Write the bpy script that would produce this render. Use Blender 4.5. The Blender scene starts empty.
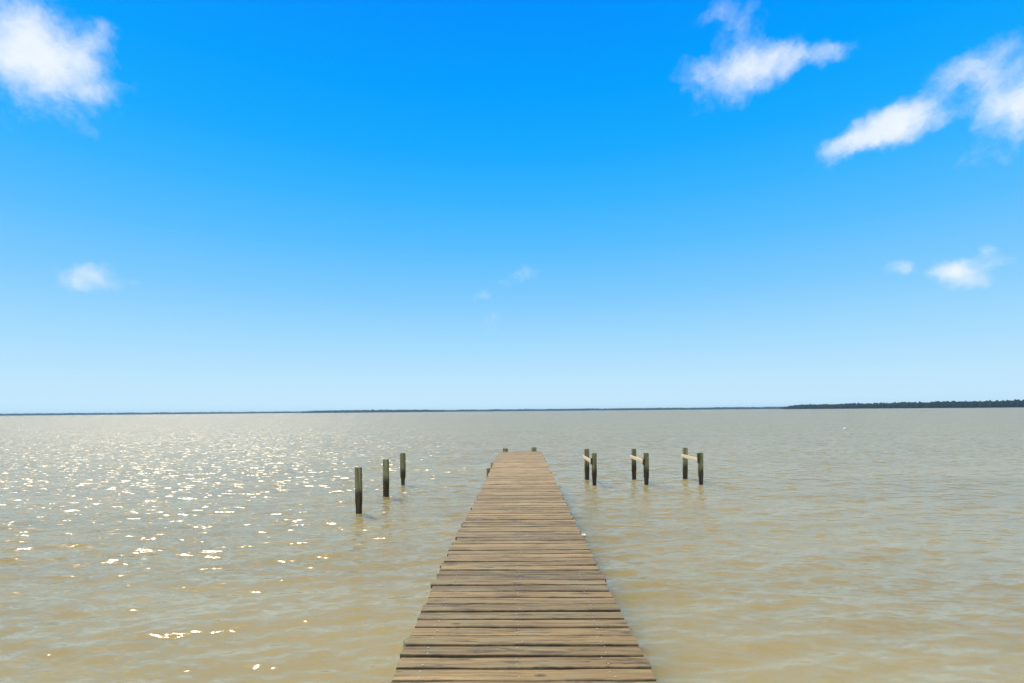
import bpy, math, random
import numpy as np
from mathutils import Vector, Matrix, noise as mnoise

R = math.radians
rnd = random.Random(11)
rng = np.random.default_rng(5)
scene = bpy.context.scene
col = scene.collection

# ------------------------------------------------------------------ measures (metres; water level z = 0, pier runs along +Y)
EYE = 2.80            # camera above the water
DECK = 1.23           # top of the pier boards
YAW = 0.86            # camera turned a little left of the pier
CAMX = 0.008
SUN_AZ = -39.5        # degrees right of +Y
SUN_EL = 52.0

# ------------------------------------------------------------------ helpers
def tag(o, label=None, cat=None, group=None, kind=None):
    if label: o['label'] = label
    if cat: o['category'] = cat
    if group: o['group'] = group
    if kind: o['kind'] = kind
    return o

def empty(name, loc=(0, 0, 0), rz=0.0):
    o = bpy.data.objects.new(name, None)
    o.empty_display_size = 0.3
    o.location = loc
    o.rotation_euler.z = rz
    col.objects.link(o)
    return o

class MB:
    """collects verts/faces of one part"""
    def __init__(self):
        self.v = []; self.f = []; self.m = []; self.a = []; self.e = None
    def add(self, vs, fs, mat=0, attr=0.0):
        b = len(self.v)
        self.v += [tuple(p) for p in vs]
        self.f += [tuple(i + b for i in f) for f in fs]
        self.m += [mat] * len(fs)
        self.a += [attr] * len(vs)
    def build(self, name, mats, parent=None, smooth=True, loc=None, sharp=40):
        me = bpy.data.meshes.new(name)
        me.from_pydata(self.v, [], self.f)
        for m in (mats if isinstance(mats, (list, tuple)) else [mats]):
            me.materials.append(m)
        me.polygons.foreach_set('material_index', self.m)
        at = me.attributes.new('seed', 'FLOAT', 'POINT')
        at.data.foreach_set('value', self.a)
        if self.e is not None:
            ae = me.attributes.new('edge', 'FLOAT', 'POINT')
            ae.data.foreach_set('value', (self.e + [0.0] * len(self.v))[:len(self.v)])
        if smooth:
            me.polygons.foreach_set('use_smooth', [True] * len(self.f))
            me.set_sharp_from_angle(angle=R(sharp))
        me.update()
        o = bpy.data.objects.new(name, me)
        col.objects.link(o)
        if parent: o.parent = parent
        if loc: o.location = loc
        return o

def loft(rings, closed=True, caps=True):
    n = len(rings[0]); vs = []; fs = []
    for r in rings: vs += list(r)
    for i in range(len(rings) - 1):
        for j in range(n):
            k = (j + 1) % n
            fs.append((i * n + j, i * n + k, (i + 1) * n + k, (i + 1) * n + j))
    if caps:
        fs.append(tuple(reversed(range(n))))
        fs.append(tuple((len(rings) - 1) * n + j for j in range(n)))
    return vs, fs

def bev_profile(w, h, b):
    """rounded rectangle profile (u, v), counter-clockwise, centred"""
    w /= 2; h /= 2
    return [(-w + b, -h), (w - b, -h), (w - b * .3, -h + b * .3), (w, -h + b), (w, h - b), (w - b * .3, h - b * .3),
            (w - b, h), (-w + b, h), (-w + b * .3, h - b * .3), (-w, h - b), (-w, -h + b), (-w + b * .3, -h + b * .3)]

# ------------------------------------------------------------------ node helpers
class NT:
    def __init__(self, tree):
        self.t = tree; self.n = tree.nodes; self.l = tree.links
    def node(self, typ, **kw):
        nd = self.n.new(typ)
        ins = kw.pop('ins', {})
        for k, v in kw.items(): setattr(nd, k, v)
        for k, v in ins.items(): self.put(nd, k, v)
        return nd
    def put(self, nd, k, v):
        s = nd.inputs[k]
        if isinstance(v, bpy.types.NodeSocket): self.l.new(v, s)
        elif isinstance(v, bpy.types.Node): self.l.new(v.outputs[0], s)
        else: s.default_value = v
    def math(self, op, a, b=0.0, c=0.0, clamp=False):
        nd = self.node('ShaderNodeMath', operation=op, use_clamp=clamp)
        self.put(nd, 0, a); self.put(nd, 1, b); self.put(nd, 2, c)
        return nd.outputs[0]
    def vmath(self, op, a, b=None, scale=None):
        nd = self.node('ShaderNodeVectorMath', operation=op)
        self.put(nd, 0, a)
        if b is not None: self.put(nd, 1, b)
        if scale is not None: self.put(nd, 'Scale', scale)
        return nd
    def mix(self, f, a, b, blend='MIX'):
        nd = self.node('ShaderNodeMix', data_type='RGBA', blend_type=blend)
        nd.clamp_factor = True
        self.put(nd, 'Factor', f); self.put(nd, 6, a); self.put(nd, 7, b)
        return nd.outputs[2]
    def noise(self, vec, scale, detail=3.0, rough=0.5, dist=0.0):
        nd = self.node('ShaderNodeTexNoise')
        self.put(nd, 'Vector', vec); self.put(nd, 'Scale', scale)
        self.put(nd, 'Detail', detail); self.put(nd, 'Roughness', rough); self.put(nd, 'Distortion', dist)
        return nd
    def mapping(self, vec, loc=(0, 0, 0), rot=(0, 0, 0), scale=(1, 1, 1), typ='POINT'):
        nd = self.node('ShaderNodeMapping', vector_type=typ)
        self.put(nd, 'Vector', vec)
        nd.inputs['Location'].default_value = loc
        nd.inputs['Rotation'].default_value = rot
        nd.inputs['Scale'].default_value = scale
        return nd.outputs[0]
    def rng(self, v, a, b, c=0.0, d=1.0, smooth=False):
        nd = self.node('ShaderNodeMapRange')
        nd.interpolation_type = 'SMOOTHSTEP' if smooth else 'LINEAR'
        self.put(nd, 0, v)
        for i, x in enumerate((a, b, c, d)): self.put(nd, i + 1, x)
        return nd.outputs[0]
    def ramp(self, f, stops, interp='LINEAR'):
        nd = self.node('ShaderNodeValToRGB')
        cr = nd.color_ramp; cr.interpolation = interp
        while len(cr.elements) < len(stops): cr.elements.new(0.5)
        for e, (p, c) in zip(cr.elements, stops):
            e.position = p; e.color = (*c, 1)
        self.put(nd, 0, f)
        return nd.outputs[0]

def material(name):
    m = bpy.data.materials.new(name); m.use_nodes = True
    nt = NT(m.node_tree)
    return m, nt, m.node_tree.nodes['Principled BSDF']

# ------------------------------------------------------------------ materials
def wood_deck():
    m, nt, p = material('weathered_deck_wood')
    pos = nt.node('ShaderNodeTexCoord').outputs['Object']
    seed = nt.node('ShaderNodeAttribute', attribute_name='seed').outputs['Fac']
    off = nt.node('ShaderNodeCombineXYZ', ins={'X': nt.math('MULTIPLY', seed, 57.3), 'Y': 0.0, 'Z': nt.math('MULTIPLY', seed, 91.7)})
    v = nt.vmath('ADD', pos, off).outputs[0]
    warp = nt.noise(nt.mapping(v, scale=(1.6, 7, 7)), 1.0, 2)
    v2 = nt.vmath('ADD', v, nt.vmath('SCALE', nt.vmath('SUBTRACT', warp.outputs[1], (.5, .5, .5)), scale=0.05)).outputs[0]
    grain = nt.noise(nt.mapping(v2, scale=(1.3, 42, 42)), 1.0, 6, .62).outputs[0]
    fine = nt.noise(nt.mapping(v2, scale=(5, 190, 190)), 1.0, 4, .7).outputs[0]
    blotch = nt.noise(nt.mapping(v, scale=(2.2, 6, 6)), 1.0, 5, .6).outputs[0]
    base = nt.ramp(grain, [(.28, (.13, .085, .045)), (.42, (.26, .18, .098)), (.55, (.36, .26, .15)), (.72, (.50, .385, .245))])
    # board to board variation
    sn = nt.node('ShaderNodeTexWhiteNoise', noise_dimensions='1D'); nt.put(sn, 'W', nt.math('MULTIPLY', seed, 311.0))
    base = nt.mix(1.0, base, nt.ramp(sn.outputs[0], [(0, (.56, .55, .54)), (.3, (.84, .83, .80)), (.7, (1.08, 1.03, .97)), (1, (1.32, 1.22, 1.06))]), 'MULTIPLY')
    base = nt.mix(nt.rng(fine, .35, .7, .28, 0), base, (.07, .05, .03, 1))
    # grey weathering and green-grey algae in blotches, dark damp stains
    base = nt.mix(nt.rng(blotch, .48, .68, 0, .55, True), base, (.30, .27, .20, 1))
    alg = nt.noise(nt.mapping(v, loc=(7, 3, 1), scale=(1.1, 4, 4)), 1.0, 4, .6).outputs[0]
    base = nt.mix(nt.rng(alg, .58, .72, 0, .45, True), base, (.19, .18, .085, 1))
    st = nt.noise(nt.mapping(v2, loc=(2, 9, 4), scale=(2.6, 16, 16)), 1.0, 5, .65).outputs[0]
    base = nt.mix(nt.rng(st, .53, .66, 0, .8, True), base, (.075, .055, .037, 1))
    # knots
    kv = nt.node('ShaderNodeTexVoronoi', feature='F1'); nt.put(kv, 'Vector', nt.mapping(v, scale=(2.6, 5.2, 3))); nt.put(kv, 'Scale', 1.0)
    kn = nt.math('MULTIPLY', nt.rng(kv.outputs['Distance'], .05, .13, 1, 0, True),
                 nt.rng(nt.node('ShaderNodeSeparateColor', ins={0: kv.outputs['Color']}).outputs[0], .55, .6))
    base = nt.mix(nt.math('MULTIPLY', kn, .75), base, (.07, .04, .02, 1))
    # grime along the board edges, in patches
    ed = nt.node('ShaderNodeAttribute', attribute_name='edge').outputs['Fac']
    en = nt.noise(nt.mapping(v, loc=(4, 4, 4), scale=(5, 9, 9)), 1.0, 4, .65).outputs[0]
    eg = nt.rng(nt.math('ADD', ed, nt.math('MULTIPLY', nt.math('SUBTRACT', en, .5), 1.5)), .78, 1.16, 0, .78, True)
    base = nt.mix(eg, base, (.07, .05, .03, 1))
    # drying cracks along the grain
    cr = nt.noise(nt.mapping(v2, loc=(3, 1, 8), scale=(.9, 30, 30)), 1.0, 2, .5).outputs[0]
    crk = nt.rng(nt.math('ABSOLUTE', nt.math('SUBTRACT', cr, .5)), .0, .012, 1, 0)
    crm = nt.math('MULTIPLY', crk, nt.rng(nt.noise(nt.mapping(v, loc=(1, 5, 2), scale=(1.7, 3, 3)), 1.0, 2).outputs[0], .5, .58))
    base = nt.mix(nt.math('MULTIPLY', crm, .8), base, (.03, .02, .012, 1))
    base = nt.mix(.08, base, (.27, .245, .18, 1))
    # grazing sheen put into the colour: outer boards lighter; inner ones darker, stained
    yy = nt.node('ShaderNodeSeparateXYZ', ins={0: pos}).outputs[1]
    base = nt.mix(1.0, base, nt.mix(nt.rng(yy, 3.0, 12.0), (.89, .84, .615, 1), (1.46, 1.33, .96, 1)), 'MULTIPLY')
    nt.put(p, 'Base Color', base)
    nt.put(p, 'Roughness', .58)
    nt.put(p, 'Specular IOR Level', .28)
    h = nt.math('ADD', nt.math('MULTIPLY', grain, .7), nt.math('MULTIPLY', fine, .35))
    h = nt.math('SUBTRACT', h, nt.math('MULTIPLY', crm, .8))
    b = nt.node('ShaderNodeBump', ins={'Height': h, 'Strength': .75, 'Distance': .006})
    nt.put(p, 'Normal', b)
    return m

def wood_pile():
    m, nt, p = material('weathered_piling_wood')
    pos = nt.node('ShaderNodeNewGeometry').outputs['Position']
    seed = nt.node('ShaderNodeObjectInfo').outputs['Random']
    off = nt.node('ShaderNodeCombineXYZ', ins={'X': nt.math('MULTIPLY', seed, 31.0), 'Y': nt.math('MULTIPLY', seed, 17.0)})
    v = nt.vmath('ADD', pos, off).outputs[0]
    gr = nt.noise(nt.mapping(v, scale=(17, 17, .9)), 1.0, 5, .6).outputs[0]
    bl = nt.noise(nt.mapping(v, scale=(6, 6, 2.5)), 1.0, 4, .6).outputs[0]
    dry = nt.ramp(gr, [(.30, (.07, .06, .026)), (.43, (.22, .195, .095)), (.56, (.36, .33, .175)), (.72, (.52, .47, .29))])
    dry = nt.mix(nt.rng(bl, .45, .65, 0, .6, True), dry, (.20, .215, .09, 1))
    z = nt.node('ShaderNodeSeparateXYZ', ins={0: pos}).outputs[2]
    zz = nt.math('ADD', z, nt.math('MULTIPLY', nt.math('SUBTRACT', nt.noise(nt.mapping(v, scale=(9, 9, 2)), 1.0, 3).outputs[0], .5), .38))
    wet = nt.rng(zz, .48, .76, 1, 0, True)
    wetc = nt.ramp(gr, [(.3, (.025, .019, .009)), (.55, (.075, .058, .028)), (.75, (.15, .12, .06))])
    c = nt.mix(wet, dry, wetc)
    nt.put(p, 'Base Color', c)
    nt.put(p, 'Roughness', nt.rng(wet, 0, 1, .8, .5))
    nt.put(p, 'Specular IOR Level', .3)
    b = nt.node('ShaderNodeBump', ins={'Height': gr, 'Strength': .8, 'Distance': .02})
    nt.put(p, 'Normal', b)
    return m

def simple_wood(name, c0, c1, sc=(1.5, 30, 30), rough=.65):
    m, nt, p = material(name)
    pos = nt.node('ShaderNodeTexCoord').outputs['Object']
    g = nt.noise(nt.mapping(pos, scale=sc), 1.0, 5, .6).outputs[0]
    nt.put(p, 'Base Color', nt.ramp(g, [(.3, c0), (.7, c1)]))
    nt.put(p, 'Roughness', rough)
    nt.put(p, 'Normal', nt.node('ShaderNodeBump', ins={'Height': g, 'Strength': .4, 'Distance': .005}))
    return m

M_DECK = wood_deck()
M_PILE = wood_pile()
M_FRAME = simple_wood('old_framing_wood', (.06, .045, .026), (.17, .13, .08), (30, 1.2, 30))
M_PALE = simple_wood('fresh_pale_lumber', (.68, .51, .30), (.84, .70, .47), (26, 1.6, 26), .55)
M_DARK = simple_wood('dark_wet_block', (.03, .024, .015), (.08, .065, .04))
M_NAIL, _nt, _p = material('zinc_nail')
_p.inputs['Base Color'].default_value = (.60, .56, .47, 1); _p.inputs['Roughness'].default_value = .45; _p.inputs['Metallic'].default_value = .4

# ------------------------------------------------------------------ sky
def pix_dir(x, y):
    """direction of a place in the sky seen from the end of the pier (x right, y up in tangent units)"""
    d = Vector((x, 1.0, y)); d.normalize()
    return d

def build_world():
    w = bpy.data.worlds.new('World'); scene.world = w; w.use_nodes = True
    nt = NT(w.node_tree)
    bg = w.node_tree.nodes['Background']
    K = 0.1
    sky = nt.node('ShaderNodeTexSky', sky_type='NISHITA', sun_disc=False, sun_elevation=R(SUN_EL), sun_rotation=R(SUN_AZ),
                  altitude=0.0, air_density=1.0, dust_density=0.4, ozone_density=3.0)
    D = nt.node('ShaderNodeTexCoord').outputs['Generated']
    D = nt.vmath('NORMALIZE', D).outputs[0]
    sep = nt.node('ShaderNodeSeparateXYZ', ins={0: D})
    s = sep.outputs[2]
    def S(el): return math.sin(R(el))
    grad = nt.ramp(s, [(0.0, (.60, .85, 1.0)), (S(3), (.53, .80, 1.0)), (S(7), (.38, .72, 1.0)), (S(12), (.215, .60, 1.0)),
                       (S(17), (.10, .515, 1.0)), (S(21.5), (.040, .455, 1.0)), (S(26), (.008, .40, 1.0)), (S(31), (.0, .355, 1.0)),
                       (S(38), (.0, .285, 1.0)), (S(55), (.005, .15, .55)), (1.0, (.01, .10, .36))])
    sc = nt.vmath('SCALE', sky, scale=K).outputs[0]
    c = nt.mix(.993, sc, grad)
    # ---- clouds: soft lobes placed by direction, eroded by fractal noise
    wn = nt.noise(D, 9.0, 3, .55)
    wv = nt.vmath('SCALE', nt.vmath('SUBTRACT', wn.outputs[1], (.5, .5, .5)), scale=.03).outputs[0]
    wn2 = nt.noise(D, 34.0, 3, .6)
    wv2 = nt.vmath('SCALE', nt.vmath('SUBTRACT', wn2.outputs[1], (.5, .5, .5)), scale=.022).outputs[0]
    Dw = nt.vmath('ADD', nt.vmath('ADD', D, wv), wv2).outputs[0]
    total = None
    for (az, el, ra, rb, tilt, amp) in CLOUDS:
        # az/el/radii in degrees; frame: local X along azimuth, Z up
        d = Vector((math.sin(R(az)) * math.cos(R(el)), math.cos(R(az)) * math.cos(R(el)), math.sin(R(el))))
        rot = (Matrix.Rotation(R(-az), 3, 'Z') @ Matrix.Rotation(R(el), 3, 'X') @ Matrix.Rotation(R(-tilt), 3, 'Y')).to_euler()
        mp = nt.mapping(Dw, loc=d, rot=rot, scale=(math.tan(R(ra)), math.tan(R(ra)) * 1.5, math.tan(R(rb))), typ='TEXTURE')
        ln = nt.vmath('LENGTH', mp).outputs['Value']
        f = nt.rng(ln, 0.0, 1.0, amp, 0.0, True)
        total = f if total is None else nt.math('ADD', total, f)
    fb = nt.noise(nt.vmath('ADD', D, wv2).outputs[0], 27.0, 9, .60).outputs[0]
    er = nt.rng(fb, .33, .67, .50, 0.0)
    dens = nt.rng(nt.math('SUBTRACT', total, er), 0.0, 1.45, 0, 1, True)
    # unseen broken cloud added behind the photographer to neutralise the blue ambient light
    back = nt.rng(sep.outputs[1], -.05, -.4, 0, 1, True)
    hi = nt.rng(s, .03, .2, 0, 1, True)
    bn = nt.noise(D, 2.6, 7, .58).outputs[0]
    bc = nt.math('MULTIPLY', nt.rng(bn, .40, .56, 0, .95, True), nt.math('MULTIPLY', back, hi))
    a = nt.math('MAXIMUM', nt.math('MULTIPLY', dens, .95), bc)
    shade = nt.noise(nt.vmath('ADD', D, (3.1, 1.7, .5)).outputs[0], 16.0, 5, .55).outputs[0]
    cc = nt.mix(nt.rng(shade, .35, .65, 0, 1, True), (.84, .92, 1.0, 1), (.93, .975, 1.0, 1))
    c = nt.mix(a, c, cc)
    # the background runs at strength 0.1, so the graded colour is scaled up to match
    up = nt.vmath('SCALE', c, scale=1.0 / K).outputs[0]
    nt.put(bg, 'Color', up); bg.inputs['Strength'].default_value = K
    w.cycles.sampling_method = 'AUTOMATIC' if hasattr(w, 'cycles') else None

def sky_at(px, py):
    """azimuth, elevation (degrees) of a spot noted on the photograph of this view"""
    u = (px - 512) / 530.0; v = (410.0 + (px - 512) * -.0087 - py) / 530.0
    az = math.degrees(math.atan2(u, 1.0)) - YAW
    el = math.degrees(math.atan2(v, math.hypot(u, 1.0)))
    return az, el

def lobe(px, py, rx, ry, tilt=0, amp=1.0):
    az, el = sky_at(px, py)
    u = (px - 512) / 530.0; v = (410 - py) / 530.0
    q = 1.0 / math.sqrt(1 + u * u + v * v)
    return (az, el, math.degrees(math.atan(rx / 530.0 * q * 1.0)), math.degrees(math.atan(ry / 530.0 * q)), tilt, amp)

CLOUDS = [
    # bank in the upper left
    lobe(38, 54, 76, 56, 0, 1.15), lobe(30, 14, 94, 54, 0, .72), lobe(76, 82, 46, 40, 20, .5), lobe(106, 32, 30, 20, 20, .6),
    lobe(42, 114, 84, 36, 0, .48), lobe(122, 86, 40, 38, 0, .44), lobe(92, 52, 34, 26, 0, .35), lobe(5, 60, 50, 48, 0, .7),
    # upper right pair
    lobe(774, 62, 60, 30, 5, 1.15), lobe(738, 66, 54, 34, -6, .68), lobe(702, 78, 48, 34, -25, .62), lobe(748, 20, 48, 34, 20, .64),
    lobe(695, 30, 22, 20, -60, .42), lobe(812, 56, 34, 18, 0, .55), lobe(838, 52, 30, 15, 0, .55), lobe(740, 98, 50, 20, 0, .48), lobe(718, 10, 30, 18, 0, .38),
    lobe(905, 121, 58, 29, 6, 1.1), lobe(868, 134, 58, 28, 14, .75), lobe(836, 149, 38, 22, 14, .55), lobe(888, 140, 46, 22, 0, .5), lobe(912, 108, 34, 20, 0, .35), lobe(940, 122, 30, 18, 0, .30),
    lobe(1008, 98, 50, 40, 0, 1.1), lobe(985, 64, 66, 32, 0, .74), lobe(1000, 142, 84, 44, 0, .52), lobe(960, 80, 60, 34, 0, .36),
    lobe(1034, 110, 40, 44, 0, .7), 
    # small puffs low on the right
    lobe(958, 270, 37, 27, 0, 1.15), lobe(940, 271, 20, 16, 0, .55), lobe(900, 272, 26, 16, 0, .95), lobe(886, 262, 20, 11, 0, .4),
    lobe(987, 247, 13, 12, 0, .5), lobe(1008, 257, 28, 17, 0, .52), lobe(985, 281, 26, 12, 0, .4),
    # small puff on the left, faint shreds in the middle
    lobe(93, 276, 44, 28, 0, .80), lobe(80, 280, 26, 18, 0, .3), lobe(134, 281, 16, 10, 0, .4),
    lobe(518, 275, 44, 13, 8, .62), lobe(484, 292, 20, 14, 0, .54), lobe(496, 322, 24, 17, 0, .66), lobe(1016, 386, 40, 16, 0, .42),
]
build_world()

# ------------------------------------------------------------------ sun
sd = Vector((math.sin(R(SUN_AZ)) * math.cos(R(SUN_EL)), math.cos(R(SUN_AZ)) * math.cos(R(SUN_EL)), math.sin(R(SUN_EL))))
L = bpy.data.lights.new('sun', 'SUN'); L.energy = 4.8; L.angle = R(.53); L.color = (1.0, .895, .71)
so = bpy.data.objects.new('sun', L); so.rotation_euler = (-sd).to_track_quat('-Z', 'Y').to_euler(); so.location = sd * 60
col.objects.link(so)

# ------------------------------------------------------------------ water
CREST = R(13)     # wave crests run this far round from +X
def build_water():
    rs = [0.4]
    while rs[-1] < 6000:
        r = rs[-1]
        if r < 160: dr = max(.042, r * .0062)
        else: dr = r * .05
        rs.append(r + dr)
    rs = np.array(rs)
    drs = np.gradient(rs)
    th = np.concatenate([np.linspace(R(-56), R(56), 900), np.linspace(R(56), R(360 - 56), 66)[1:-1]])
    nr, na = len(rs), len(th)
    RR, TH = np.meshgrid(rs, th, indexing='ij')
    X = RR * np.sin(TH); Y = RR * np.cos(TH)
    Z = np.zeros_like(X); lost = np.zeros(nr)
    tot = 0.0
    step = np.maximum(drs, rs * R(.125))
    gust = np.zeros_like(X)
    for i in range(6):
        a = rng.uniform(0, 6.28); k = 2 * math.pi / rng.uniform(14, 45)
        gust += np.sin(k * (X * math.cos(a) + Y * math.sin(a)) + rng.uniform(0, 6.28))
    gust = 1.0 + .16 * gust
    lam = np.geomspace(.17, 3.2, 96)
    for l in lam:
        k = 2 * math.pi / l
        spread = R(17) if l > .8 else R(25)
        a = CREST - math.pi / 2 + rng.normal(0, spread)
        sl = .0158 * (1.0 if l < .6 else (.6 / l) ** .8)       # slope amplitude of this wave
        ph = rng.uniform(0, 6.28)
        wgt = np.clip((l / step - 2.6) / 2.6, 0, 1)
        arg = k * (X * math.cos(a) + Y * math.sin(a)) + ph
        sharp = np.sin(arg) + .22 * np.cos(2 * arg)
        Z += (sl / k) * wgt[:, None] * sharp
        lost += sl * sl * (1 - wgt ** 2); tot += sl * sl
    Z *= gust
    fade = np.sqrt(lost / tot)
    co = np.stack([X, Y, Z], -1).reshape(-1, 3)
    co = np.concatenate([co, [[0, 0, 0]]])
    i = np.arange(nr - 1)[:, None]; j = np.arange(na)[None, :]; jn = (j + 1) % na
    q = np.stack([i * na + j, i * na + jn, (i + 1) * na + jn, (i + 1) * na + j], -1)[:, :, ::-1].reshape(-1, 4)
    tri = np.stack([np.full(na, len(co) - 1), np.arange(na), (np.arange(na) + 1) % na], -1)[:, ::-1]
    me = bpy.data.meshes.new('water')
    nq, nt3 = len(q), len(tri)
    me.vertices.add(len(co)); me.vertices.foreach_set('co', co.astype(np.float32).ravel())
    me.loops.add(nq * 4 + nt3 * 3)
    me.loops.foreach_set('vertex_index', np.concatenate([q.ravel(), tri.ravel()]).astype(np.int32))
    me.polygons.add(nq + nt3)
    me.polygons.foreach_set('loop_start', np.concatenate([np.arange(nq) * 4, nq * 4 + np.arange(nt3) * 3]).astype(np.int32))
    me.polygons.foreach_set('use_smooth', np.ones(nq + nt3, dtype=bool))
    at = me.attributes.new('far_chop', 'FLOAT', 'POINT')
    at.data.foreach_set('value', np.concatenate([np.repeat(fade, na), [0]]).astype(np.float32))
    me.update(calc_edges=True); me.validate()
    o = bpy.data.objects.new('water', me); col.objects.link(o)
    tag(o, 'muddy brown rippled water of the lake out to the far shore', 'water', kind='structure')

    m, nt, p = material('muddy_water')
    pos = nt.node('ShaderNodeNewGeometry').outputs['Position']
    nrm = nt.node('ShaderNodeNewGeometry').outputs['Normal']
    ch = nt.node('ShaderNodeAttribute', attribute_name='far_chop').outputs['Fac']
    rot = (0, 0, -CREST)
    # chop the mesh cannot carry far out: slopes added straight to the normal
    n1 = nt.noise(nt.mapping(pos, rot=rot, scale=(2.0, 4.4, 1)), 1.0, 4, .62)
    d1 = nt.vmath('SUBTRACT', n1.outputs[1], (.5, .5, .5)).outputs[0]
    d1 = nt.vmath('MULTIPLY', d1, (.75, 1.0, 0)).outputs[0]
    d1 = nt.vmath('SCALE', d1, scale=nt.math('MULTIPLY', nt.math('POWER', ch, 1.6), WATER['far'])).outputs[0]
    # fine ripples everywhere
    n2 = nt.noise(nt.mapping(pos, rot=rot, scale=(4.6, 11.5, 1)), 1.0, 4, .55)
    d2 = nt.vmath('SUBTRACT', n2.outputs[1], (.5, .5, .5)).outputs[0]
    gp = nt.rng(nt.noise(nt.mapping(pos, rot=rot, scale=(.05, .14, 1)), 1.0, 3).outputs[0], .35, .65, .55, 1.25)
    d2 = nt.vmath('SCALE', nt.vmath('MULTIPLY', d2, (.8, 1, 0)).outputs[0], scale=nt.math('MULTIPLY', gp, WATER['fine'])).outputs[0]
    N = nt.vmath('NORMALIZE', nt.vmath('ADD', nt.vmath('ADD', nrm, d1), d2)).outputs[0]
    # suspended silt: slow patchy variation of the water's own colour
    silt = nt.noise(nt.mapping(pos, rot=rot, scale=(.10, .22, 1)), 1.0, 4, .55).outputs[0]
    c = nt.mix(nt.rng(silt, .35, .65, 0, 1, True), (*WATER['c0'], 1), (*WATER['c1'], 1))
    nt.put(p, 'Base Color', c)
    nt.put(p, 'Roughness', nt.rng(ch, .4, 1.0, WATER['rough'], WATER['rough_far']))   # chop too fine for the mesh
    nt.put(p, 'IOR', 1.333)
    nt.put(p, 'Specular IOR Level', WATER['spec'])
    p.inputs['Specular Tint'].default_value = (1.0, .85, .775, 1)
    p.subsurface_method = 'BURLEY'
    nt.put(p, 'Subsurface Weight', 1.0)
    p.inputs['Subsurface Radius'].default_value = (1.6, 1.2, .5)
    nt.put(p, 'Subsurface Scale', 1.0)
    nt.put(p, 'Normal', N)
    me.materials.append(m)
    return o

WATER = dict(far=3.6, fine=.64, rough=.075, rough_far=.31, spec=.74, c0=(.326, .255, .103), c1=(.366, .287, .118))
build_water()

# ------------------------------------------------------------------ pilings
def piling_mb(mb, x, y, z0, z1, rad, seed, lean=(0, 0), worn=.0, nside=22):
    rings = []
    nz = 22
    for i in range(nz + 1):
        t = i / nz; z = z0 + (z1 - z0) * t
        ring = []
        for j in range(nside):
            a = 2 * math.pi * j / nside
            n = mnoise.noise(Vector((math.cos(a) * 1.3 + seed * 7.1, math.sin(a) * 1.3 + seed * 3.3, z * .9)))
            n2 = mnoise.noise(Vector((math.cos(a) * 3 + seed, math.sin(a) * 3 - seed * 2, z * 6)))
            r = rad * (1 + .05 * n + .025 * n2)
            if z < .34:                                # rotted and scoured near the waterline
                k = min(1, (.34 - z) / .16)
                r *= 1 - 1.3 * worn * k * (.75 + .9 * mnoise.noise(Vector((math.cos(a) * .9 + seed * 5, math.sin(a) * .9, seed))))
            if i == nz: r *= .93
            zz = z + (.012 * mnoise.noise(Vector((a, seed * 9, 2))) if i >= nz - 1 else 0)
            ring.append((x + math.cos(a) * r + lean[0] * (z - z0), y + math.sin(a) * r + lean[1] * (z - z0), zz))
        if i == nz:
            ring2 = [(px, py, pz - .012) if False else (px, py, pz) for px, py, pz in ring]
            prev = [(x + (px - x) * 1.06, y + (py - y) * 1.06, pz - .018) for px, py, pz in ring]
            rings.append(prev)
            rings.append(ring2)
        else:
            rings.append(ring)
    vs, fs = loft(rings)
    mb.add(vs, fs, 0, seed)

def tbox(mb, c, size, b=.006, axis='Y', seed=0.0, rot=0.0, nseg=6, wob=.004):
    """a sawn timber along an axis with eased edges and slight wander"""
    sx, sy, sz = size
    Ln = {'X': sx, 'Y': sy, 'Z': sz}[axis]
    w, h = {'X': (sy, sz), 'Y': (sx, sz), 'Z': (sx, sy)}[axis]
    pr = bev_profile(w, h, b); rings = []
    for i in range(nseg + 1):
        t = (i / nseg - .5) * Ln
        ou = wob * mnoise.noise(Vector((t * 1.7, seed * 13, 0))); ov = wob * mnoise.noise(Vector((t * 1.7, seed * 13, 7)))
        ring = []
        for (u, v) in pr:
            if axis == 'X': q = (t, u + ou, v + ov)
            elif axis == 'Y': q = (-(u + ou), t, v + ov)
            else: q = (u + ou, v + ov, t)
            ring.append(q)
        rings.append(ring)
    vs, fs = loft(rings)
    M = Matrix.Translation(Vector(c)) @ Matrix.Rotation(rot, 4, 'X' if axis == 'Y' else 'Z')
    mb.add([M @ Vector(p) for p in vs], fs, 0, seed)

# three single pilings to the left of the pier (camera yaw already taken out)
def ground(px, dist):
    """position on the water of something dist metres ahead of the photographer, px to the side in the picture"""
    u = (px - 512) / 530.0
    x, y = u * dist, dist
    c, s = math.cos(R(YAW)), math.sin(R(YAW))
    return CAMX + x * c - y * s, x * s + y * c

singles = [
    (358.3, 14.6, 1.29, .099, 'nearest and tallest looking of three bare wooden pilings left of the pier', .10),
    (385.1, 17.5, 1.24, .102, 'middle one of three bare wooden pilings left of the pier', .03),
    (402.2, 20.3, 1.225, .106, 'farthest of three bare wooden pilings left of the pier, with a notched rotten base', .26),
]
for i, (px, d, top, rad, lab, worn) in enumerate(singles):
    x, y = ground(px, d)
    mb = MB(); piling_mb(mb, 0, 0, -1.6, top, rad, 1.3 + i * 2.7, ((-.004, .0), (.004, 0), (.003, 0))[i], worn)
    o = mb.build('wooden_piling', M_PILE, loc=(x, y, 0))
    tag(o, lab, 'piling', 'single pilings standing left of the pier')

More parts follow.
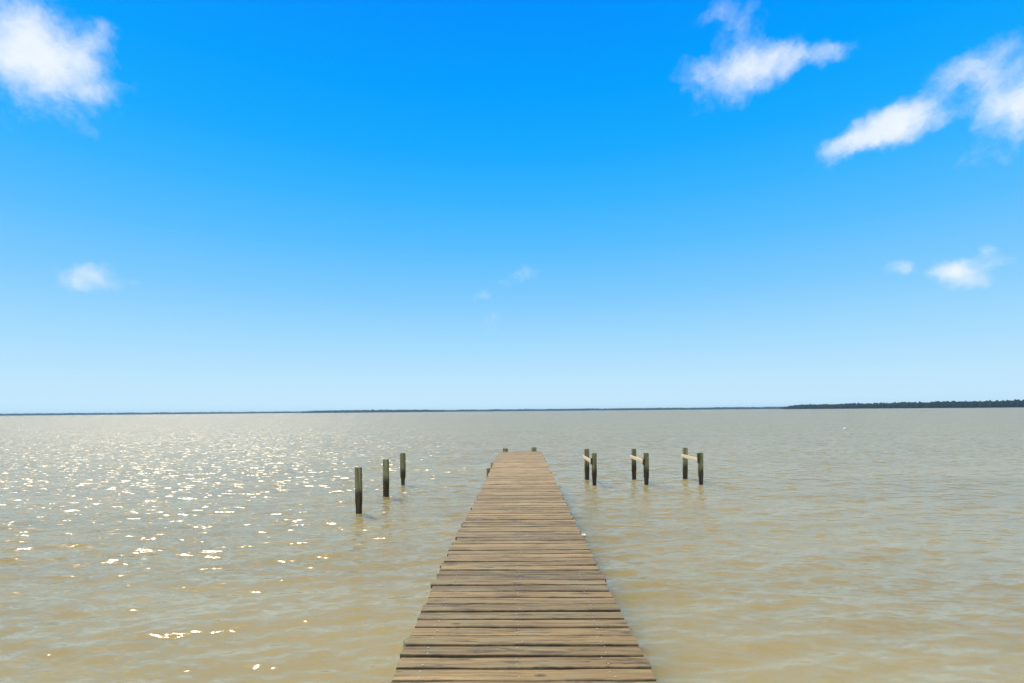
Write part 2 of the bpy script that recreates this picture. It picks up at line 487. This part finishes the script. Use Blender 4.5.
# three pairs of pilings joined by a pale board, right of the pier
pairs = [
    ((593.8, 19.8), (586.4, 21.40), 1.195, 1.24, 'piling pair with a pale crossboard standing closest to the pier'),
    ((645.8, 19.8), (633.4, 21.35), 1.19, 1.225, 'middle one of three piling pairs joined by a pale crossboard'),
    ((700.3, 19.8), (684.6, 21.35), 1.18, 1.26, 'piling pair with a pale crossboard standing farthest right of the pier'),
]
for i, (fr, bk, tf, tb, lab) in enumerate(pairs):
    fx, fy = ground(*fr); bx, by = ground(*bk)
    root = empty('mooring_frame', ((fx + bx) / 2, (fy + by) / 2, 0))
    tag(root, lab, 'mooring frame', 'paired pilings standing right of the pier')
    for k, (x, y, top) in enumerate(((fx, fy, tf), (bx, by, tb))):
        mb = MB(); piling_mb(mb, 0, 0, -1.6, top, .097 + .004 * ((i + k) % 2), 11.7 + i * 3.1 + k * 1.9, (.003 * (k - .5), 0), .16 if (i, k) != (2, 1) else .05)
        mb.build('piling', M_PILE, root, loc=(x - root.location.x, y - root.location.y, 0))
    dx, dy = fx - bx, fy - by
    ang = math.atan2(dx, -dy)                      # board runs from the back piling to the front one
    Lb = math.hypot(dx, dy)
    mb = MB(); tbox(mb, (0, 0, 0), (.042, Lb + .06, .13), .005, 'Y', 3.0 + i)
    b = mb.build('crossboard', M_PALE, root, loc=(-.128, -.02, (.905, .90, .93)[i]))
    b.rotation_euler = (R((-1.0, -1.4, -.6)[i]) * -1, 0, math.atan2(-(bx - fx), by - fy))
    mb = MB(); tbox(mb, (0, 0, 0), (.05, .13, .36 if i == 2 else .22), .008, 'Z', 5.0 + i)
    blk = mb.build('mounting_block', M_DARK, root, loc=(fx - root.location.x - .118, fy - root.location.y - .065, (.90, .86, .985)[i]))

# ------------------------------------------------------------------ pier
pier = empty('wooden_pier', (0, 0, 0))
tag(pier, 'long weathered wooden pier of crosswise boards running out over muddy water', 'pier')
END = 20.45
def half_left(y): return half(y) + .03 * math.exp(-((y - 6) / 2.6) ** 2)
def half_right(y): return half(y) + .036 * max(0, min(1, (5.2 - y) / 2.2))
def half(y): return .752 + .026 * min(1, max(0, (y - 3) / 3)) + .032 * max(0, (y - 8) / 12)
deck = MB()
y = 1.2; n = 0
PITCH = .1527
nails = []; edges = []
while y < END:
    wdt = PITCH - rnd.uniform(.011, .021) - (.006 if rnd.random() < .12 else 0)
    th = .038
    hw = half(y)
    xl = -half_left(y) + rnd.gauss(0, .009) - (.012 if rnd.random() < .1 else 0); xr = half_right(y) + rnd.gauss(0, .007)
    if rnd.random() < .06: xr -= rnd.uniform(.01, .025)
    sk = rnd.gauss(0, .0018); dz = rnd.gauss(0, .0022); tilt = rnd.gauss(0, .008); sd_ = rnd.random()
    bow = rnd.gauss(0, .0022)
    b_ = .008; w2 = wdt / 2; h2 = th / 2
    pr = ([(-w2 + b_, -h2), (w2 - b_, -h2), (w2, -h2 + b_), (w2, h2 - b_), (w2 - b_ * .3, h2 - b_ * .3), (w2 - b_, h2)]
          + [(w2 * q, h2) for q in (.72, .45, 0, -.45, -.72)]
          + [(-w2 + b_, h2), (-w2 + b_ * .3, h2 - b_ * .3), (-w2, h2 - b_), (-w2, -h2 + b_)])
    rings = []
    NS = 26
    for i in range(NS + 1):
        t = i / NS; X = xl + (xr - xl) * t
        ring = []
        for (u, v) in pr:
            e = .0034 * mnoise.noise(Vector((X * 3.1, n * 5.7 + (1 if u > 0 else 0) * 31, v * 9)))
            e2 = .0016 * mnoise.noise(Vector((X * 13, n * 3.7 + (1 if u > 0 else 0) * 17, v * 20)))
            cup = -.0035 * (1 - (2 * u / wdt) ** 2) * (1 if v > 0 else 0) * (.4 + .6 * ((n * 37) % 5) / 4)
            du = (e + e2) * (1 if abs(u) > wdt * .35 else .3)
            endn = (.004 * mnoise.noise(Vector((u * 30, n * 2.2, v * 30))) if i in (0, NS) else 0)
            ring.append((X + endn + (.002 if i == 0 else -.002 if i == NS else 0) * 0,
                         y + u + du + sk * (X / hw) * 4 + bow * (1 - (X / hw) ** 2),
                         DECK - th / 2 + v + dz + tilt * u + cup + .0026 * mnoise.noise(Vector((X * 2, n * 1.9, 4)))))
        rings.append(ring)
    vs, fs = loft(rings)
    fs = [tuple(reversed(f)) for f in fs]
    deck.add(vs, fs, 0, sd_); edges += [abs(u) / w2 for _ in range(NS + 1) for (u, v) in pr]
    for lx in (.096, .485, .866):
        for s_ in (-1, 1):
            if rnd.random() < .12: continue
            xx = -hw + 2 * hw * lx + rnd.gauss(0, .012); yy = y + s_ * wdt * .26 + rnd.gauss(0, .007)
            nails.append((xx, yy, DECK + dz + tilt * s_ * wdt * .26 - .0005, rnd.uniform(.0038, .0054)))
    y += PITCH + rnd.gauss(0, .0035); n += 1
last_y = y - PITCH / 2
for (xx, yy, zz, r) in nails:
    top = [(xx + math.cos(a) * r, yy + math.sin(a) * r, zz + .0022) for a in (k * math.pi / 4 for k in range(8))]
    bot = [(xx + math.cos(a) * r * 1.15, yy + math.sin(a) * r * 1.15, zz - .006) for a in (k * math.pi / 4 for k in range(8))]
    deck.add(*loft([bot, top]), 1, .5)
deck.e = edges
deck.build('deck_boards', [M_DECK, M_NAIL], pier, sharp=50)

zt = DECK - .038 - .003
for lx in (.096, .485, .866):
    mb = MB(); X = -.76 + 1.52 * lx
    tbox(mb, (X, (1.1 + END) / 2, zt - .092), (.05, END - 1.15, .178), .006, 'Y', lx * 5, nseg=30, wob=.006)
    mb.build('stringer', M_FRAME, pier)
bents = [1.9, 3.74, 5.35, 7.2, 9.0, 10.5, 12.0, 13.5, 15.0, 16.6, 18.3]
prot = {3.74: .06, 5.35: .05, 7.2: .05, 9.0: .035, 10.5: .04, 15.0: .16, 16.6: .125}
ytan = math.tan(R(YAW))
for k, by in enumerate(bents):
    mb = MB(); hw = half_left(by)
    tbox(mb, (0, by + .14, zt - .29), (hw * 2 - .04, .05, .19), .006, 'X', k * 1.7)
    mb.build('cross_beam', M_FRAME, pier)
    for s_ in (-1, 1):
        rad = .095 + .006 * rnd.random()
        pe = prot.get(by, -.03) if s_ < 0 else -.035 - .01 * rnd.random()
        top = DECK - .043
        xc = s_ * (hw + pe - rad)
        mb = MB(); piling_mb(mb, 0, 0, -1.6, top, rad, 31 + k * 2.3 + s_, (0, 0), .12)
        mb.build('piling', M_PILE, pier, loc=(xc, by, 0))
for xx, rise in ((-.575, .115), (.54, .150)):
    mb = MB(); piling_mb(mb, 0, 0, -1.6, DECK + rise, .100, 77 + xx * 4, (0, 0), .12)
    mb.build('piling', M_PILE, pier, loc=(xx, last_y + .125, 0))
# pale sawn end sticking out under the right edge, and a pale splintered board end
mb = MB(); tbox(mb, (half(6.85) + .022, 6.88, DECK - .052), (.09, .09, .024), .004, 'X', 2.2)
o = mb.build('stub_board', M_PALE, pier); o['label'] = 'pale sawn stub poking out under the right edge'

# ------------------------------------------------------------------ far shore
def shore_material(name, c0, c1):
    m, nt, p = material(name)
    pos = nt.node('ShaderNodeNewGeometry').outputs['Position']
    n1 = nt.noise(pos, .09, 5, .65).outputs[0]
    nt.put(p, 'Base Color', nt.ramp(n1, [(.3, c0), (.7, c1)]))
    nt.put(p, 'Roughness', .9); nt.put(p, 'Specular IOR Level', .1)
    return m
M_WOOD = shore_material('far_foliage', (.006, .012, .009), (.015, .028, .016))
M_LAND = shore_material('far_bank', (.05, .06, .03), (.14, .12, .075))

import bmesh
_bm = bmesh.new(); bmesh.ops.create_icosphere(_bm, subdivisions=2, radius=1.0)
ICO_V = np.array([v.co[:] for v in _bm.verts]); ICO_F = [tuple(v.index for v in f.verts) for f in _bm.faces]; _bm.free()

def wood(name, label, az0, az1, dist_fn, h_fn, spacing, rows=3):
    """a wood along the far shore: hundreds of lumpy crowns in a few rows on a low bank"""
    mb = MB(); bank = []
    az = az0
    rr = random.Random(int(abs(az0 * 10)) + 3)
    while az < az1:
        d = dist_fn(az)
        for r in range(rows):
            dd = d + r * spacing * .8 + rr.uniform(-3, 3)
            a = R(az) + rr.uniform(-.4, .4) * spacing / d
            H = h_fn(az) * rr.uniform(.84, 1.03) * (.86 + .07 * r)
            if rr.random() < .04: H *= 1.08
            rad = spacing * rr.uniform(.55, .85)
            c = Vector((math.sin(a) * dd, math.cos(a) * dd, 0))
            jit = 1 + .38 * np.array([mnoise.noise(Vector(v) * 1.6 + c * .13) for v in ICO_V])
            V = ICO_V * jit[:, None] * np.array([rad, rad, H * .5]) + np.array([c.x, c.y, H * .5])
            mb.add(V.tolist(), ICO_F)
        az += math.degrees(spacing * .8 / d)
    o = mb.build(name, M_WOOD, smooth=False)
    tag(o, label, 'wood', kind='stuff')
    # the bank it grows on
    mbk = MB(); rings = []
    N = 60
    for i in range(N + 1):
        a0 = az0 - .3 + (az1 - az0 + .6) * i / N; d = dist_fn(min(max(a0, az0), az1)); a = R(a0)
        prof = [(-14, -.6), (-6, .5), (2, 1.6), (400, 3.0), (400, -1)]
        rings.append([(math.sin(a) * (d + p), math.cos(a) * (d + p), z) for p, z in prof])
    vs, fs = loft(rings)
    mbk.add(vs, fs)
    b = mbk.build('shore_bank', M_LAND, smooth=False)
    return b

def interp(tab):
    xs = [t[0] for t in tab]; ys = [t[1] for t in tab]
    return lambda a: float(np.interp(a, xs, ys))

b = wood('far_wood', 'thin hazy line of woods on the farthest shore at the left', -70, -21.8, lambda a: 5200.0, lambda a: 17.0 + 3.5 * mnoise.noise(Vector((a * .8, 1, 0))), 16.0, 3)
tag(b, 'low bank under the thin left line of woods', 'shore', kind='structure')
b = wood('far_wood', 'slightly taller stretch of far woods left of the pier end', -22.4, -8.2, lambda a: 3900.0, interp([(-22.4, 9), (-21.3, 19), (-15, 20), (-9.5, 19), (-8.2, 14)]), 14.0, 3)
tag(b, 'low bank under the middle stretch of far woods', 'shore', kind='structure')
b = wood('far_wood', 'low distant line of woods straight beyond the pier', -8.6, 27.6, lambda a: 4600.0, lambda a: 18.5 + 4 * mnoise.noise(Vector((a * .6, 3, 0))), 15.0, 3)
tag(b, 'low bank under the woods straight beyond the pier', 'shore', kind='structure')
b = wood('near_wood', 'tallest darkest wood on the nearer shore at far right', 26.3, 66, interp([(26.3, 2350), (32, 2100), (42, 1850), (66, 1700)]),
         interp([(26.3, 8), (27.2, 17), (29, 17.3), (36, 18.6), (66, 20.5)]), 7.0, 4)
tag(b, 'low bank under the tall wood at far right', 'shore', kind='structure')

# ------------------------------------------------------------------ small float on the open water
bx, by = ground(845.0, 70.0)
buoy = empty('float_buoy', (bx, by, 0.0))
tag(buoy, 'tiny white float bobbing on the open water at right', 'buoy')
mb = MB()
prof = [(.0, -.14), (.12, -.12), (.20, -.03), (.22, .05), (.19, .14), (.11, .21), (.05, .235)]
rings = [[(math.cos(a) * max(r, .004), math.sin(a) * max(r, .004), z) for a in (k * math.pi / 10 for k in range(20))] for r, z in prof]
mb.add(*loft(rings))
M_BUOY, _nt, _p = material('white_buoy_plastic'); _p.inputs['Base Color'].default_value = (.8, .79, .75, 1); _p.inputs['Roughness'].default_value = .4
mb.build('body', M_BUOY, buoy)
mb = MB(); mb.add(*loft([[(math.cos(a) * r, math.sin(a) * r, z) for a in (k * math.pi / 5 for k in range(10))] for r, z in ((.03, .23), (.035, .26), (.03, .30), (.008, .31))]))
mb.build('eyelet', M_DARK, buoy)

# ------------------------------------------------------------------ haze: one box of even air over the lake, sky outside it
HZ = 0.000085
me = bpy.data.meshes.new('haze')
x0, x1, y0, y1, z0, z1 = -6700, 6700, -6700, 6700, -3.2, 27
vs = [(x, y, z) for z in (z0, z1) for y in (y0, y1) for x in (x0, x1)]
me.from_pydata(vs, [], [(0, 2, 3, 1), (4, 5, 7, 6), (0, 1, 5, 4), (1, 3, 7, 5), (3, 2, 6, 7), (2, 0, 4, 6)])
hz = bpy.data.objects.new('haze', me); col.objects.link(hz); tag(hz, 'thin bluish air over the lake', 'haze', kind='stuff')
hm = bpy.data.materials.new('haze_air'); hm.use_nodes = True
hn = hm.node_tree; hn.nodes.clear()
out = hn.nodes.new('ShaderNodeOutputMaterial'); pv = hn.nodes.new('ShaderNodeVolumePrincipled')
pv.inputs['Color'].default_value = (.50, .80, 1.0, 1); pv.inputs['Density'].default_value = HZ; pv.inputs['Anisotropy'].default_value = .2
hn.links.new(pv.outputs[0], out.inputs['Volume'])
me.materials.append(hm)

# ------------------------------------------------------------------ camera
cam = bpy.data.cameras.new('camera'); cam.sensor_width = 36.0; cam.lens = 36.0 * 530.0 / 1024.0
cam.shift_y = (410.9 - 341.5) / 1024.0; cam.clip_start = .05; cam.clip_end = 60000
co = bpy.data.objects.new('camera', cam); col.objects.link(co)
ROLL = .5
co.matrix_world = Matrix.Translation((CAMX, 0, EYE)) @ Matrix.Rotation(R(YAW), 4, 'Z') @ Matrix.Rotation(R(90), 4, 'X') @ Matrix.Rotation(R(-ROLL), 4, 'Z')
scene.camera = co

scene.render.engine = 'CYCLES'
scene.cycles.use_denoising = True
scene.cycles.volume_bounces = 0
scene.cycles.max_bounces = 8
scene.cycles.sample_clamp_indirect = 6.0
scene.cycles.sample_clamp_direct = 7.0
vs_ = scene.view_settings
vs_.view_transform = 'Standard'; vs_.look = 'None'; vs_.exposure = 0.0; vs_.gamma = 1.0
try: vs_.use_curve_mapping = False
except Exception: pass
